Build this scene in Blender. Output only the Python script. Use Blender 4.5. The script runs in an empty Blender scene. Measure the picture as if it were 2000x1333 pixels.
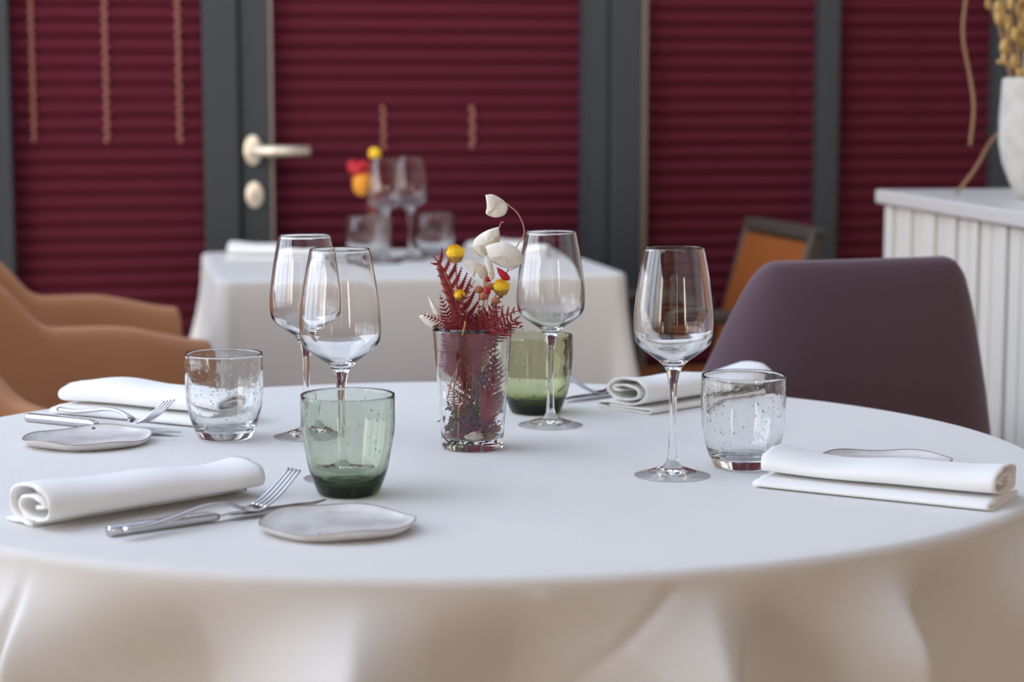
import bpy, math, random
from math import sin, cos, pi, radians, sqrt, atan2
from mathutils import Vector, Matrix
random.seed(7)
S = bpy.context.scene
COL = S.collection

# ------------------------------------------------------------------ camera
F = 3889.0; ZC = 1.122; PITCH = math.atan(476.5 / F)
cd = bpy.data.cameras.new('camera'); cam = bpy.data.objects.new('camera', cd); COL.objects.link(cam)
cam.location = (0, 0, ZC); cam.rotation_euler = (pi / 2 - PITCH, 0, 0)
cd.sensor_width = 36; cd.lens = 70.0; cd.clip_start = .05; cd.clip_end = 100
cd.dof.use_dof = True; cd.dof.focus_distance = 2.04; cd.dof.aperture_fstop = 4.6; cd.dof.aperture_blades = 9
S.camera = cam
# ------------------------------------------------------------------ colour
S.view_settings.view_transform = 'Standard'; S.view_settings.look = 'None'
S.view_settings.gamma = 1; S.view_settings.use_curve_mapping = False
S.view_settings.exposure = -0.2
cy = S.cycles
cy.max_bounces = 14; cy.transmission_bounces = 14; cy.glossy_bounces = 6; cy.diffuse_bounces = 5; cy.transparent_max_bounces = 8
cy.sample_clamp_indirect = 6.0
# ------------------------------------------------------------------ sky
W = bpy.data.worlds.new('sky'); S.world = W; W.use_nodes = True
n = W.node_tree.nodes; l = W.node_tree.links
bg = n['Background']; bg.inputs['Strength'].default_value = 1.28
tc = n.new('ShaderNodeTexCoord'); sx = n.new('ShaderNodeSeparateXYZ'); cr = n.new('ShaderNodeValToRGB')
l.new(tc.outputs['Generated'], sx.inputs[0]); l.new(sx.outputs['Z'], cr.inputs[0]); l.new(cr.outputs[0], bg.inputs[0])
e = cr.color_ramp.elements
e[0].position = 0; e[0].color = (.42, .34, .27, 1)
e[1].position = 1; e[1].color = (.70, .88, 1.19, 1)
for p_, c_ in ((.02, (.62, .52, .42, 1)), (.16, (.95, .86, .74, 1)), (.4, (.80, .89, 1.08, 1))):
    q = e.new(p_); q.color = c_
# the sunny side of the sky, low over the street behind the photographer (-Y)
my = n.new('ShaderNodeMapRange'); my.inputs['From Min'].default_value = -.55; my.inputs['From Max'].default_value = -.95; l.new(sx.outputs['Y'], my.inputs['Value'])
mz = n.new('ShaderNodeMapRange'); mz.inputs['From Min'].default_value = .6; mz.inputs['From Max'].default_value = .35; l.new(sx.outputs['Z'], mz.inputs['Value'])
mz2 = n.new('ShaderNodeMapRange'); mz2.inputs['From Min'].default_value = -.10; mz2.inputs['From Max'].default_value = .0; l.new(sx.outputs['Z'], mz2.inputs['Value'])
m1 = n.new('ShaderNodeMath'); m1.operation = 'MULTIPLY'; l.new(my.outputs[0], m1.inputs[0]); l.new(mz.outputs[0], m1.inputs[1])
m2 = n.new('ShaderNodeMath'); m2.operation = 'MULTIPLY'; l.new(m1.outputs[0], m2.inputs[0]); l.new(mz2.outputs[0], m2.inputs[1])
mw = n.new('ShaderNodeMix'); mw.data_type = 'RGBA'; mw.blend_type = 'ADD'; mw.clamp_result = False
l.new(m2.outputs[0], mw.inputs[0]); l.new(cr.outputs[0], mw.inputs[6]); mw.inputs[7].default_value = (17, 15.2, 12.8, 1); 
# and the brighter open sky to the left
vd = n.new('ShaderNodeVectorMath'); vd.operation = 'DOT_PRODUCT'; l.new(tc.outputs['Generated'], vd.inputs[0]); vd.inputs[1].default_value = (-.92, .0, .39)
ml = n.new('ShaderNodeMapRange'); ml.inputs['From Min'].default_value = .55; ml.inputs['From Max'].default_value = .97; ml.interpolation_type = 'SMOOTHSTEP'; l.new(vd.outputs['Value'], ml.inputs['Value'])
mv = n.new('ShaderNodeMix'); mv.data_type = 'RGBA'; mv.blend_type = 'ADD'; mv.clamp_result = False
l.new(ml.outputs[0], mv.inputs[0]); l.new(mw.outputs[2], mv.inputs[6]); mv.inputs[7].default_value = (2.75, 3.1, 3.7, 1); l.new(mv.outputs[2], bg.inputs[0])

# ------------------------------------------------------------------ helpers
def ray(px, py, D):
    "point at depth D (along Y) seen at that place in the photograph"
    d = Vector(((px - 1000) / F, cos(PITCH) - (py - 666.5) / F * sin(PITCH), -sin(PITCH) - (py - 666.5) / F * cos(PITCH)))
    d *= D / d.y
    return Vector((d.x, d.y, d.z + ZC))

def tag(o, label=None, cat=None, group=None, kind=None):
    if label: o['label'] = label
    if cat: o['category'] = cat
    if group: o['group'] = group
    if kind: o['kind'] = kind
    return o

def empty(name, loc=(0, 0, 0), rz=0):
    o = bpy.data.objects.new(name, None); COL.objects.link(o); o.location = loc; o.rotation_euler = (0, 0, rz)
    o.empty_display_size = .05
    return o

class MB:
    def __init__(s): s.v = []; s.f = []
    def add(s, v, f):
        b = len(s.v); s.v += [tuple(x) for x in v]; s.f += [tuple(i + b for i in q) for q in f]; return s
    def box(s, a, b, bev=0):
        x0, y0, z0 = a; x1, y1, z1 = b
        v = [(x0, y0, z0), (x1, y0, z0), (x1, y1, z0), (x0, y1, z0), (x0, y0, z1), (x1, y0, z1), (x1, y1, z1), (x0, y1, z1)]
        return s.add(v, [(0, 3, 2, 1), (4, 5, 6, 7), (0, 1, 5, 4), (1, 2, 6, 5), (2, 3, 7, 6), (3, 0, 4, 7)])
    def grid(s, rows, closeu=False, closev=False):
        nr = len(rows); nc = len(rows[0]); b = len(s.v)
        for r in rows: s.v += [tuple(p) for p in r]
        for i in range(nr if closeu else nr - 1):
            for j in range(nc if closev else nc - 1):
                i2 = (i + 1) % nr; j2 = (j + 1) % nc
                s.f.append((b + i * nc + j, b + i * nc + j2, b + i2 * nc + j2, b + i2 * nc + j))
        return s
    def fan(s, ring, c, flip=False):
        b = len(s.v); s.v += [tuple(p) for p in ring] + [tuple(c)]; m = len(ring)
        for i in range(m):
            t = (b + i, b + (i + 1) % m, b + m); s.f.append(t[::-1] if flip else t)
        return s
    def tube(s, pts, rad, n=8, caps=True, sq=None, up=None):
        "swept tube; rad: number, list, or list of (w,h) half sizes; sq = superellipse exponent"
        pts = [Vector(p) for p in pts]; rows = []
        nv = None
        for i, p in enumerate(pts):
            t = (pts[min(i + 1, len(pts) - 1)] - pts[max(i - 1, 0)]).normalized()
            if up is not None: ref = Vector(up)
            elif nv is None: ref = Vector((0, 0, 1)) if abs(t.z) < .9 else Vector((1, 0, 0))
            else: ref = nv
            sd = t.cross(ref).normalized(); nv = sd.cross(t).normalized()
            r = rad[i] if isinstance(rad, (list, tuple)) else rad
            w, h = r if isinstance(r, (list, tuple)) else (r, r)
            row = []
            for k in range(n):
                a = 2 * pi * k / n; ca, sa = cos(a), sin(a)
                if sq: ca = math.copysign(abs(ca) ** (2 / sq), ca); sa = math.copysign(abs(sa) ** (2 / sq), sa)
                row.append(p + sd * w * ca + nv * h * sa)
            rows.append(row)
        s.grid(rows, closev=True)
        if caps: s.fan(rows[0], pts[0], True); s.fan(rows[-1], pts[-1])
        return s
    def lathe(s, prof, n=64, c=(0, 0, 0)):
        rows = []
        for r, z in prof:
            rows.append([(c[0] + max(r, 1e-5) * cos(2 * pi * k / n), c[1] + max(r, 1e-5) * sin(2 * pi * k / n), c[2] + z) for k in range(n)])
        return s.grid(rows, closev=True)
    def ball(s, c, r, n=8, sc=(1, 1, 1)):
        rows = []
        for i in range(n + 1):
            t = -pi / 2 + pi * i / n
            rows.append([(c[0] + r * sc[0] * cos(t) * cos(2 * pi * k / (2 * n)), c[1] + r * sc[1] * cos(t) * sin(2 * pi * k / (2 * n)), c[2] + r * sc[2] * sin(t)) for k in range(2 * n)])
        return s.grid(rows, closev=True)
    def build(s, name, m, parent=None, smooth=True, sub=0, bevel=0, loc=None, rz=0, solid=0, weld=True, recalc=True):
        me = bpy.data.meshes.new(name); me.from_pydata(s.v, [], s.f); me.update()
        if weld:
            import bmesh
            bm = bmesh.new(); bm.from_mesh(me); bmesh.ops.remove_doubles(bm, verts=bm.verts, dist=2e-5)
            bmesh.ops.recalc_face_normals(bm, faces=bm.faces) if recalc and not solid else None
            bm.to_mesh(me); bm.free()
        o = bpy.data.objects.new(name, me); COL.objects.link(o)
        if m: me.materials.append(m)
        for p in me.polygons: p.use_smooth = smooth
        if solid: mo = o.modifiers.new('t', 'SOLIDIFY'); mo.thickness = solid; mo.offset = 0
        if bevel: mo = o.modifiers.new('b', 'BEVEL'); mo.width = bevel; mo.segments = 3; mo.limit_method = 'ANGLE'
        if sub: mo = o.modifiers.new('s', 'SUBSURF'); mo.levels = sub; mo.render_levels = sub
        if parent: o.parent = parent
        if loc is not None: o.location = loc
        if rz: o.rotation_euler = (0, 0, rz)
        return o

def kids(o): return [c for c in bpy.data.objects if c.parent is o]
def copy_tree(o, parent=None):
    c = o.copy(); COL.objects.link(c)
    if parent: c.parent = parent
    for k in kids(o): copy_tree(k, c)
    return c

def catmull(P, k=8):
    P = [Vector(p) for p in P]; Q = [P[0] * 2 - P[1]] + P + [P[-1] * 2 - P[-2]]; out = []
    for i in range(1, len(Q) - 2):
        a, b, c, d = Q[i - 1], Q[i], Q[i + 1], Q[i + 2]
        for j in range(k):
            t = j / k
            out.append(.5 * ((2 * b) + (c - a) * t + (2 * a - 5 * b + 4 * c - d) * t * t + (3 * b - a - 3 * c + d) * t ** 3))
    out.append(P[-1]); return out
def sm(a, b, x):
    t = max(0, min(1, (x - a) / (b - a))); return t * t * (3 - 2 * t)

# ------------------------------------------------------------------ materials
def mat(name, col, rough=.6, metal=0, spec=.5, noise=None, bump=None, sheen=0, emis=None):
    m = bpy.data.materials.new(name); m.use_nodes = True
    N = m.node_tree.nodes; L = m.node_tree.links; b = N['Principled BSDF']
    b.inputs['Base Color'].default_value = (*col, 1); b.inputs['Roughness'].default_value = rough
    b.inputs['Metallic'].default_value = metal; b.inputs['Specular IOR Level'].default_value = spec
    if sheen: b.inputs['Sheen Weight'].default_value = sheen
    if noise:
        sc, col2, lo, hi = noise
        t = N.new('ShaderNodeTexNoise'); t.inputs['Scale'].default_value = sc; t.inputs['Detail'].default_value = 5
        g = N.new('ShaderNodeTexCoord'); L.new(g.outputs['Object'], t.inputs['Vector'])
        r = N.new('ShaderNodeValToRGB'); r.color_ramp.elements[0].position = lo; r.color_ramp.elements[1].position = hi
        r.color_ramp.elements[0].color = (*col, 1); r.color_ramp.elements[1].color = (*col2, 1)
        L.new(t.outputs['Fac'], r.inputs[0]); L.new(r.outputs[0], b.inputs['Base Color'])
    if bump:
        sc, st, dist = bump
        t = N.new('ShaderNodeTexNoise'); t.inputs['Scale'].default_value = sc; t.inputs['Detail'].default_value = 3
        g = N.new('ShaderNodeTexCoord'); L.new(g.outputs['Object'], t.inputs['Vector'])
        u = N.new('ShaderNodeBump'); u.inputs['Strength'].default_value = st; u.inputs['Distance'].default_value = dist
        L.new(t.outputs['Fac'], u.inputs['Height']); L.new(u.outputs[0], b.inputs['Normal'])
    return m

def cloth_mat(name, col):
    m = mat(name, col, .92, spec=.15, sheen=.15)
    N = m.node_tree.nodes; L = m.node_tree.links; b = N['Principled BSDF']
    g = N.new('ShaderNodeTexCoord')
    w = N.new('ShaderNodeTexWave'); w.inputs['Scale'].default_value = 110; w.inputs['Distortion'].default_value = .5
    w2 = N.new('ShaderNodeTexWave'); w2.bands_direction = 'Y'; w2.inputs['Scale'].default_value = 160
    nz = N.new('ShaderNodeTexNoise'); nz.inputs['Scale'].default_value = 14
    for q in (w, w2, nz): L.new(g.outputs['Object'], q.inputs['Vector'])
    a = N.new('ShaderNodeMath'); a.operation = 'ADD'; L.new(w.outputs['Fac'], a.inputs[0]); L.new(w2.outputs['Fac'], a.inputs[1])
    u = N.new('ShaderNodeBump'); u.inputs['Strength'].default_value = .14; u.inputs['Distance'].default_value = .0004
    L.new(a.outputs[0], u.inputs['Height'])
    u2 = N.new('ShaderNodeBump'); u2.inputs['Strength'].default_value = .25; u2.inputs['Distance'].default_value = .004
    L.new(nz.outputs['Fac'], u2.inputs['Height']); L.new(u.outputs[0], u2.inputs['Normal']); L.new(u2.outputs[0], b.inputs['Normal'])
    return m

def glass(name, col=(1, 1, 1), sigma=None, bump=None, ior=1.47):
    m = bpy.data.materials.new(name); m.use_nodes = True
    N = m.node_tree.nodes; L = m.node_tree.links; N.remove(N['Principled BSDF'])
    g = N.new('ShaderNodeBsdfGlass'); g.inputs['Color'].default_value = (*col, 1); g.inputs['Roughness'].default_value = 0; g.inputs['IOR'].default_value = ior
    L.new(g.outputs[0], N['Material Output'].inputs['Surface'])
    if sigma:
        d = max(sigma) * 1.02
        v = N.new('ShaderNodeVolumeAbsorption'); v.inputs['Density'].default_value = d
        v.inputs['Color'].default_value = (*[1 - s / d for s in sigma], 1)
        L.new(v.outputs[0], N['Material Output'].inputs['Volume'])
    if bump:
        sc, st, dist = bump
        t = N.new('ShaderNodeTexNoise'); t.inputs['Scale'].default_value = sc; t.inputs['Detail'].default_value = 1.5
        c = N.new('ShaderNodeTexCoord'); L.new(c.outputs['Object'], t.inputs['Vector'])
        u = N.new('ShaderNodeBump'); u.inputs['Strength'].default_value = st; u.inputs['Distance'].default_value = dist
        L.new(t.outputs['Fac'], u.inputs['Height']); L.new(u.outputs[0], g.inputs['Normal'])
    return m

M = {}
M['cloth'] = cloth_mat('white_tablecloth_linen', (.745, .735, .715))
M['napkin'] = cloth_mat('white_napkin_cotton', (.90, .90, .89))
M['maroon'] = mat('maroon_pleated_fabric', (.096, .0148, .030), .85, spec=.08, bump=(300, .2, .001))
M['anthracite'] = mat('anthracite_aluminium', (.044, .051, .060), .6, spec=.2)
M['bead'] = mat('pale_trim_and_glint', (.20, .17, .14), .4)  # door bead's own beige; the strip by the post uses it as reflected light
M['cordm'] = mat('tan_cord', (.30, .12, .10), .4)
M['nickel'] = mat('champagne_metal', (.80, .73, .61), .35, metal=.55)
M['steel'] = mat('polished_steel', (.62, .62, .64), .16, metal=1)
M['crystal'] = glass('clear_crystal', (1, 1, 1))
M['clear'] = glass('clear_bubbled_glass', (.985, .99, .99), bump=(55, .35, .0012))
M['green'] = glass('smoky_green_glass', (1, 1, 1), sigma=(76, 58, 90), bump=(45, .3, .0012))
M['olive'] = glass('olive_green_glass', (1, 1, 1), sigma=(92, 80, 170), bump=(45, .35, .0012))
M['bubble'] = glass('air_bubble', (1, 1, 1), ior=.68)
M['tan'] = mat('tan_upholstery', (.50, .245, .125), .8, spec=.25, bump=(500, .3, .0008), sheen=.1)
M['plum'] = mat('plum_upholstery', (.105, .062, .082), .85, spec=.2, bump=(500, .3, .0008), sheen=.25)
M['orange'] = mat('orange_leather', (.27, .078, .014), .5, bump=(80, .2, .001))
M['darkbrown'] = mat('dark_taupe_leather', (.065, .05, .042), .55)
M['leg'] = mat('dark_metal_leg', (.05, .045, .04), .4, metal=.6)
M['white'] = mat('cream_painted_wood', (.70, .68, .63), .5)
M['worktop'] = mat('grey_lacquer_top', (.62, .60, .58), .35)
M['ceramic'] = mat('stone_grey_ceramic', (.60, .58, .53), .85, noise=(40, (.50, .47, .42), .4, .7), bump=(70, .5, .003))
M['straw'] = mat('yellow_straw', (.55, .36, .13), .8)
M['straw2'] = mat('brown_straw', (.30, .17, .09), .8)
M['wood'] = mat('warm_oak_floor', (.30, .17, .09), .45, noise=(3, (.40, .24, .13), .3, .7))
M['plaster'] = mat('warm_plaster', (.62, .52, .42), .9)
M['pine'] = mat('honey_timber', (.52, .33, .17), .6, noise=(6, (.42, .25, .12), .3, .7))
M['roofwhite'] = mat('white_roof_beam', (.72, .70, .66), .7)
M['curtain'] = mat('cream_curtain_fabric', (.74, .62, .46), .9)
M['fern'] = mat('crimson_fern', (.24, .012, .026), .6, noise=(60, (.34, .03, .03), .4, .7))
M['rust'] = mat('rusty_fern_stem', (.30, .06, .035), .7)
M['pod'] = mat('papery_cream_pod', (.84, .79, .69), .6, noise=(90, (.60, .50, .38), .5, .8), bump=(120, .5, .0015))
M['pod'].node_tree.nodes['Principled BSDF'].inputs['Transmission Weight'].default_value = .0
M['twig'] = mat('pinkish_twig', (.55, .30, .22), .6)
M['yellow'] = mat('yellow_flower', (1.0, .68, .06), .9, spec=.1, bump=(400, .6, .002))
M['bract'] = mat('golden_bract', (.50, .30, .07), .7)
M['berry'] = mat('dusty_berry', (.42, .15, .08), .75)
M['red'] = mat('crimson_petal', (.50, .008, .02), .5)
M['moss'] = mat('grey_green_moss', (.12, .15, .06), .9)
M['purplepetal'] = mat('plum_petal', (.22, .04, .09), .7)
M['tanleaf'] = mat('tan_leaf', (.45, .28, .15), .7)
# stoneware with speckles
def plate_mat():
    m = mat('speckled_white_stoneware', (.66, .64, .62), .22, spec=.6)
    N = m.node_tree.nodes; L = m.node_tree.links; b = N['Principled BSDF']
    g = N.new('ShaderNodeTexCoord'); v = N.new('ShaderNodeTexVoronoi'); v.inputs['Scale'].default_value = 85; v.inputs['Randomness'].default_value = 1
    L.new(g.outputs['Object'], v.inputs['Vector'])
    s = N.new('ShaderNodeSeparateColor'); L.new(v.outputs['Color'], s.inputs[0])
    th = N.new('ShaderNodeMath'); th.operation = 'MULTIPLY_ADD'; th.inputs[1].default_value = .9; th.inputs[2].default_value = -.68
    L.new(s.outputs[0], th.inputs[0])
    lt = N.new('ShaderNodeMath'); lt.operation = 'LESS_THAN'; L.new(v.outputs['Distance'], lt.inputs[0]); L.new(th.outputs[0], lt.inputs[1])
    nz = N.new('ShaderNodeTexNoise'); nz.inputs['Scale'].default_value = 22; nz.inputs['Detail'].default_value = 4; L.new(g.outputs['Object'], nz.inputs['Vector'])
    r = N.new('ShaderNodeValToRGB'); r.color_ramp.elements[0].position = .35; r.color_ramp.elements[1].position = .6
    r.color_ramp.elements[0].color = (.58, .55, .54, 1); r.color_ramp.elements[1].color = (.74, .73, .72, 1); L.new(nz.outputs['Fac'], r.inputs[0])
    mx = N.new('ShaderNodeMix'); mx.data_type = 'RGBA'; L.new(lt.outputs[0], mx.inputs[0]); L.new(r.outputs[0], mx.inputs[6]); mx.inputs[7].default_value = (.10, .07, .05, 1)
    L.new(mx.outputs[2], b.inputs['Base Color'])
    u = N.new('ShaderNodeBump'); u.inputs['Strength'].default_value = .4; u.inputs['Distance'].default_value = .002
    L.new(nz.outputs['Fac'], u.inputs['Height']); L.new(u.outputs[0], b.inputs['Normal'])
    return m
M['stone'] = plate_mat(); M['rim'] = mat('worn_brown_rim', (.30, .24, .20), .5)

def struct(name, mb, m, parent=None, **k):
    o = mb.build(name, m, parent, smooth=False, **k)
    if not parent: o['kind'] = 'structure'
    return o

# ------------------------------------------------------------------ the room
YAW = math.atan(.194); WY = 5.13            # the glazed wall, slightly turned
CH = 2.75
struct('floor', MB().box((-4.2, -3.2, -.06), (3.2, 6.4, 0)), M['wood'])
struct('wall_right', MB().box((3.0, -3.0, 0), (3.15, 5.75, CH)), M['plaster'])
# unseen roof, cut to steer daylight: solid right and front, open beamed bays elsewhere
cb = MB().box((1.3, -3.1, CH), (3.15, 6.3, CH + .12)).box((-4.1, -3.1, CH), (1.3, .7, CH + .12))
struct('ceiling', cb, M['plaster'])
rb = MB()
for i in range(6): rb.box((-4.0 + i * 1.04, .7, CH - .04), (-3.92 + i * 1.06, 6.2, CH + .12))
for i in range(4): rb.box((-4.0, 1.9 + i * 1.3, CH), (1.3, 1.96 + i * 1.3, CH + .12))
struct('trim_1', rb, M['roofwhite'])
# unseen wall behind the photographer: timber, slits narrowed to shape light streaks in glasses
fb = MB().box((-4.1, -3.1, 0), (3.1, -2.95, .55)).box((-4.1, -3.1, 2.35), (3.1, -2.95, CH))
xx = -4.1
for w_, g_ in ((.35, .06), (.64, .03), (.76, .05), (.5, .025), (.40, .06), (.26, .03), (.22, .05), (.50, .04), (.66, .06), (.74, .04), (.62, .05), (.5, .06)):
    fb.box((xx, -3.1, .5), (xx + w_, -2.95, 2.4)); xx += w_ + g_
struct('wall_front', fb, M['pine'])
lb = MB().box((-4.1, -3.0, 0), (-4.0, 4.4, .45)).box((-4.1, -3.0, 2.4), (-4.0, 4.4, CH))
for i in range(6): lb.box((-4.1, -3.0 + i * 1.45, .4), (-4.0, -2.86 + i * 1.45, 2.45))
struct('wall_left', lb, M['pine'])

def wx(px):
    "coordinate along the glazed wall of what is seen at column px"
    u = (px - 1000) / F * cos(PITCH)
    Y = WY / (1 - u * math.tan(YAW)); return (u * Y) / cos(YAW)
WL = (0, WY, 0)
def wstruct(name, mb, m, parent=None, **k):
    o = mb.build(name, m, parent, smooth=False, **k)
    if not parent: o.location = WL; o.rotation_euler = (0, 0, YAW); o['kind'] = 'structure'
    return o
ZT = 2.45
def post(name, a, b, y0=-.05, y1=.06):
    return wstruct(name, MB().box((wx(a), y0, 0), (wx(b), y1, CH)), M['anthracite'], bevel=.004)
wb = MB().box((wx(-900), -.03, ZT), (wx(2500), .08, CH)).box((wx(-900), -.03, 0), (wx(395), .08, .12)).box((-3.9, -.03, 0), (wx(-475), .08, CH)).box((wx(1240), -.03, 0), (wx(2500), .08, .12))
wstruct('wall_back', wb, M['anthracite'])
post('trim_2', -45, 22); post('trim_3', 396, 463, -.06); post('trim_4', 1184, 1241, -.06)
post('trim_5', 1590, 1627); post('trim_6', 1931, 1985)
post('trim_7', -480, -420)
# panes of the fixed windows
PANE = glass('window_glass', (.97, .98, .98))
for i, (a, b) in enumerate(((-420, -45), (22, 396), (1241, 1590), (1627, 1931)), 1):
    wstruct('window_%d' % i, MB().box((wx(a), .03, .12), (wx(b), .036, ZT)), PANE)
# the door leaf: stiles, rails, pane
dz = -.045
door = wstruct('door_1', MB().box((wx(467), dz, .02), (wx(524), .045, ZT)).box((wx(1138), dz, .02), (wx(1181), .045, ZT))
    .box((wx(524), dz, .02), (wx(1138), .045, .16)).box((wx(524), dz, ZT - .1), (wx(1138), .045, ZT)), M['anthracite'], bevel=.004)
wstruct('door_pane', MB().box((wx(524), .02, .16), (wx(1138), .026, ZT - .1)), PANE, door)
bd = wstruct('glazing_bead', MB().box((wx(524), dz - .002, .16), (wx(530), .0, ZT - .1)), M['bead'], door)
bd2 = wstruct('glazing_bead', MB().box((wx(1132), dz - .002, .16), (wx(1138), .0, ZT - .1)), M['anthracite'], door)
wstruct('glint_strip', MB().box((wx(1244), -.046, .12), (wx(1255), .0, ZT)), M['bead'])  # pale strip stands in for daylight reflected at the post edge
# handle
def at_wall(px, py):
    x = wx(px); Y = WY + x * sin(YAW); return x, ray(px, py, Y).z
hx, hz = at_wall(490, 293)
h = MB(); h.lathe([(0, 0), (.017, 0), (.019, .003), (.019, .009), (.017, .011), (0, .011)], 32)
def oval(mb, cx, cz, y, sxx, szz):
    mb.v = [(cx + v[0] * sxx, y - v[2], cz + v[1] * szz) for v in mb.v]; return mb
ro = oval(h, hx, hz, dz, 1.15, 2.0).build('handle_rose', M['nickel'], door)
lev = MB().tube([(hx, dz - .01, hz), (hx, dz - .03, hz), (hx, dz - .047, hz), (hx + .004, dz - .054, hz), (hx + .012, dz - .056, hz)], .0105, 16)
lev.tube([(hx + .004, dz - .055, hz), (hx + .136, dz - .055, hz - .001)], .0125, 20).build('lever_handle', M['nickel'], door)
lx, lz = at_wall(492, 379)
h = MB(); h.lathe([(0, 0), (.017, 0), (.019, .003), (.019, .009), (.017, .011), (0, .011)], 32)
oval(h, lx, lz, dz, 1.15, 1.75).build('lock_rose', M['nickel'], door)
MB().box((lx - .003, dz - .016, lz - .012), (lx + .003, dz - .010, lz + .008)).build('keyhole_cylinder', M['steel'], door, smooth=False)

# pleated blinds
def blind(a, b, z0, z1, y, label, cords, rc=M['cordm']):
    P = .0385; rows = []; z = z1; k = 0; x0, x1 = wx(a), wx(b); per = 10
    n_ = int((z1 - z0) / P * per)
    for i in range(n_ + 1):
        t = i / per; zz = z1 - t * P; ph = t - int(t)
        yy = y - .021 * abs(sin(pi * ph)) ** .8 * (1 if ph < .5 else .85)
        rows.append([(x0, yy, zz), (x0 * .5 + x1 * .5, yy + .0006 * sin(i * .7), zz), (x1, yy, zz)])
    r = empty('pleated_blind', WL, YAW); tag(r, label, 'blind', None)
    MB().grid(rows).build('pleated_fabric', M['maroon'], r, weld=False)
    MB().box((x0, y - .022, z0 - .02), (x1, y + .002, z0)).build('bottom_rail', M['anthracite'], r, smooth=False)
    MB().box((x0, y - .022, z1), (x1, y + .002, z1 + .025)).build('head_rail', M['anthracite'], r, smooth=False)
    for (cx, py0, py1, rr) in cords:
        x, zb = at_wall(cx, py1); _, zt = at_wall(cx, py0)
        c = MB(); zz = zt; j = 0
        c.tube([(x, y - .020, zt), (x, y - .020, zb)], rr * .35, 6)
        while zz > zb:
            c.ball((x + (.35 * rr if j % 2 else -.35 * rr), y - .021, zz), rr, 4, (1, .6, 1.25)); zz -= rr * 2.3; j += 1
        c.build('bead_cord', rc, r)
    return r
blind(18, 400, .14, ZT - .03, .012, 'maroon pleated blind with three full bead cords, left of the grey door', [(65, -1400, 278, .0052), (208, -1400, 278, .0058), (350, -1400, 278, .0058)])
blind(522, 1140, .17, ZT - .13, .012, 'wide maroon pleated blind covering the door glass behind the back table', [(748, 212, 288, .0060), (922, 212, 288, .0068)])
blind(1254, 1594, .14, ZT - .03, .012, 'maroon pleated blind between the right door post and the narrow post, behind the orange chair', [(1293, 100, 290, .0042), (1542, 100, 290, .0042)], M['maroon'])
blind(1622, 1936, .14, ZT - .03, .012, 'darker maroon pleated blind at far right behind the sideboard', [(1654, 60, 290, .0042), (1782, 60, 290, .0042)], M['maroon'])
blind(-420, -47, .14, ZT - .03, .012, 'maroon pleated blind beyond the left post, outside the photo edge', [])

# ------------------------------------------------------------------ main table and its cloth
TC = Vector((-.06, 2.06)); TA, TB = .613, .545; TZ = .75
t = empty('round_table', (TC.x, TC.y, 0)); tag(t, 'round pedestal dining table hidden under the large white cloth', 'table')
b = MB(); b.lathe([(0, .715), (.585, .715), (.592, .72), (.592, .742), (.585, .747), (0, .747)], 96)
b.v = [(v[0], v[1] * TB / TA, v[2]) for v in b.v]; b.build('table_top', M['pine'], t)
MB().lathe([(0, 0), (.30, 0), (.30, .012), (.26, .03), (.06, .045), (.045, .08), (.045, .66), (.09, .70), (.12, .715), (0, .715)], 48).build('pedestal', M['leg'], t)

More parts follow.
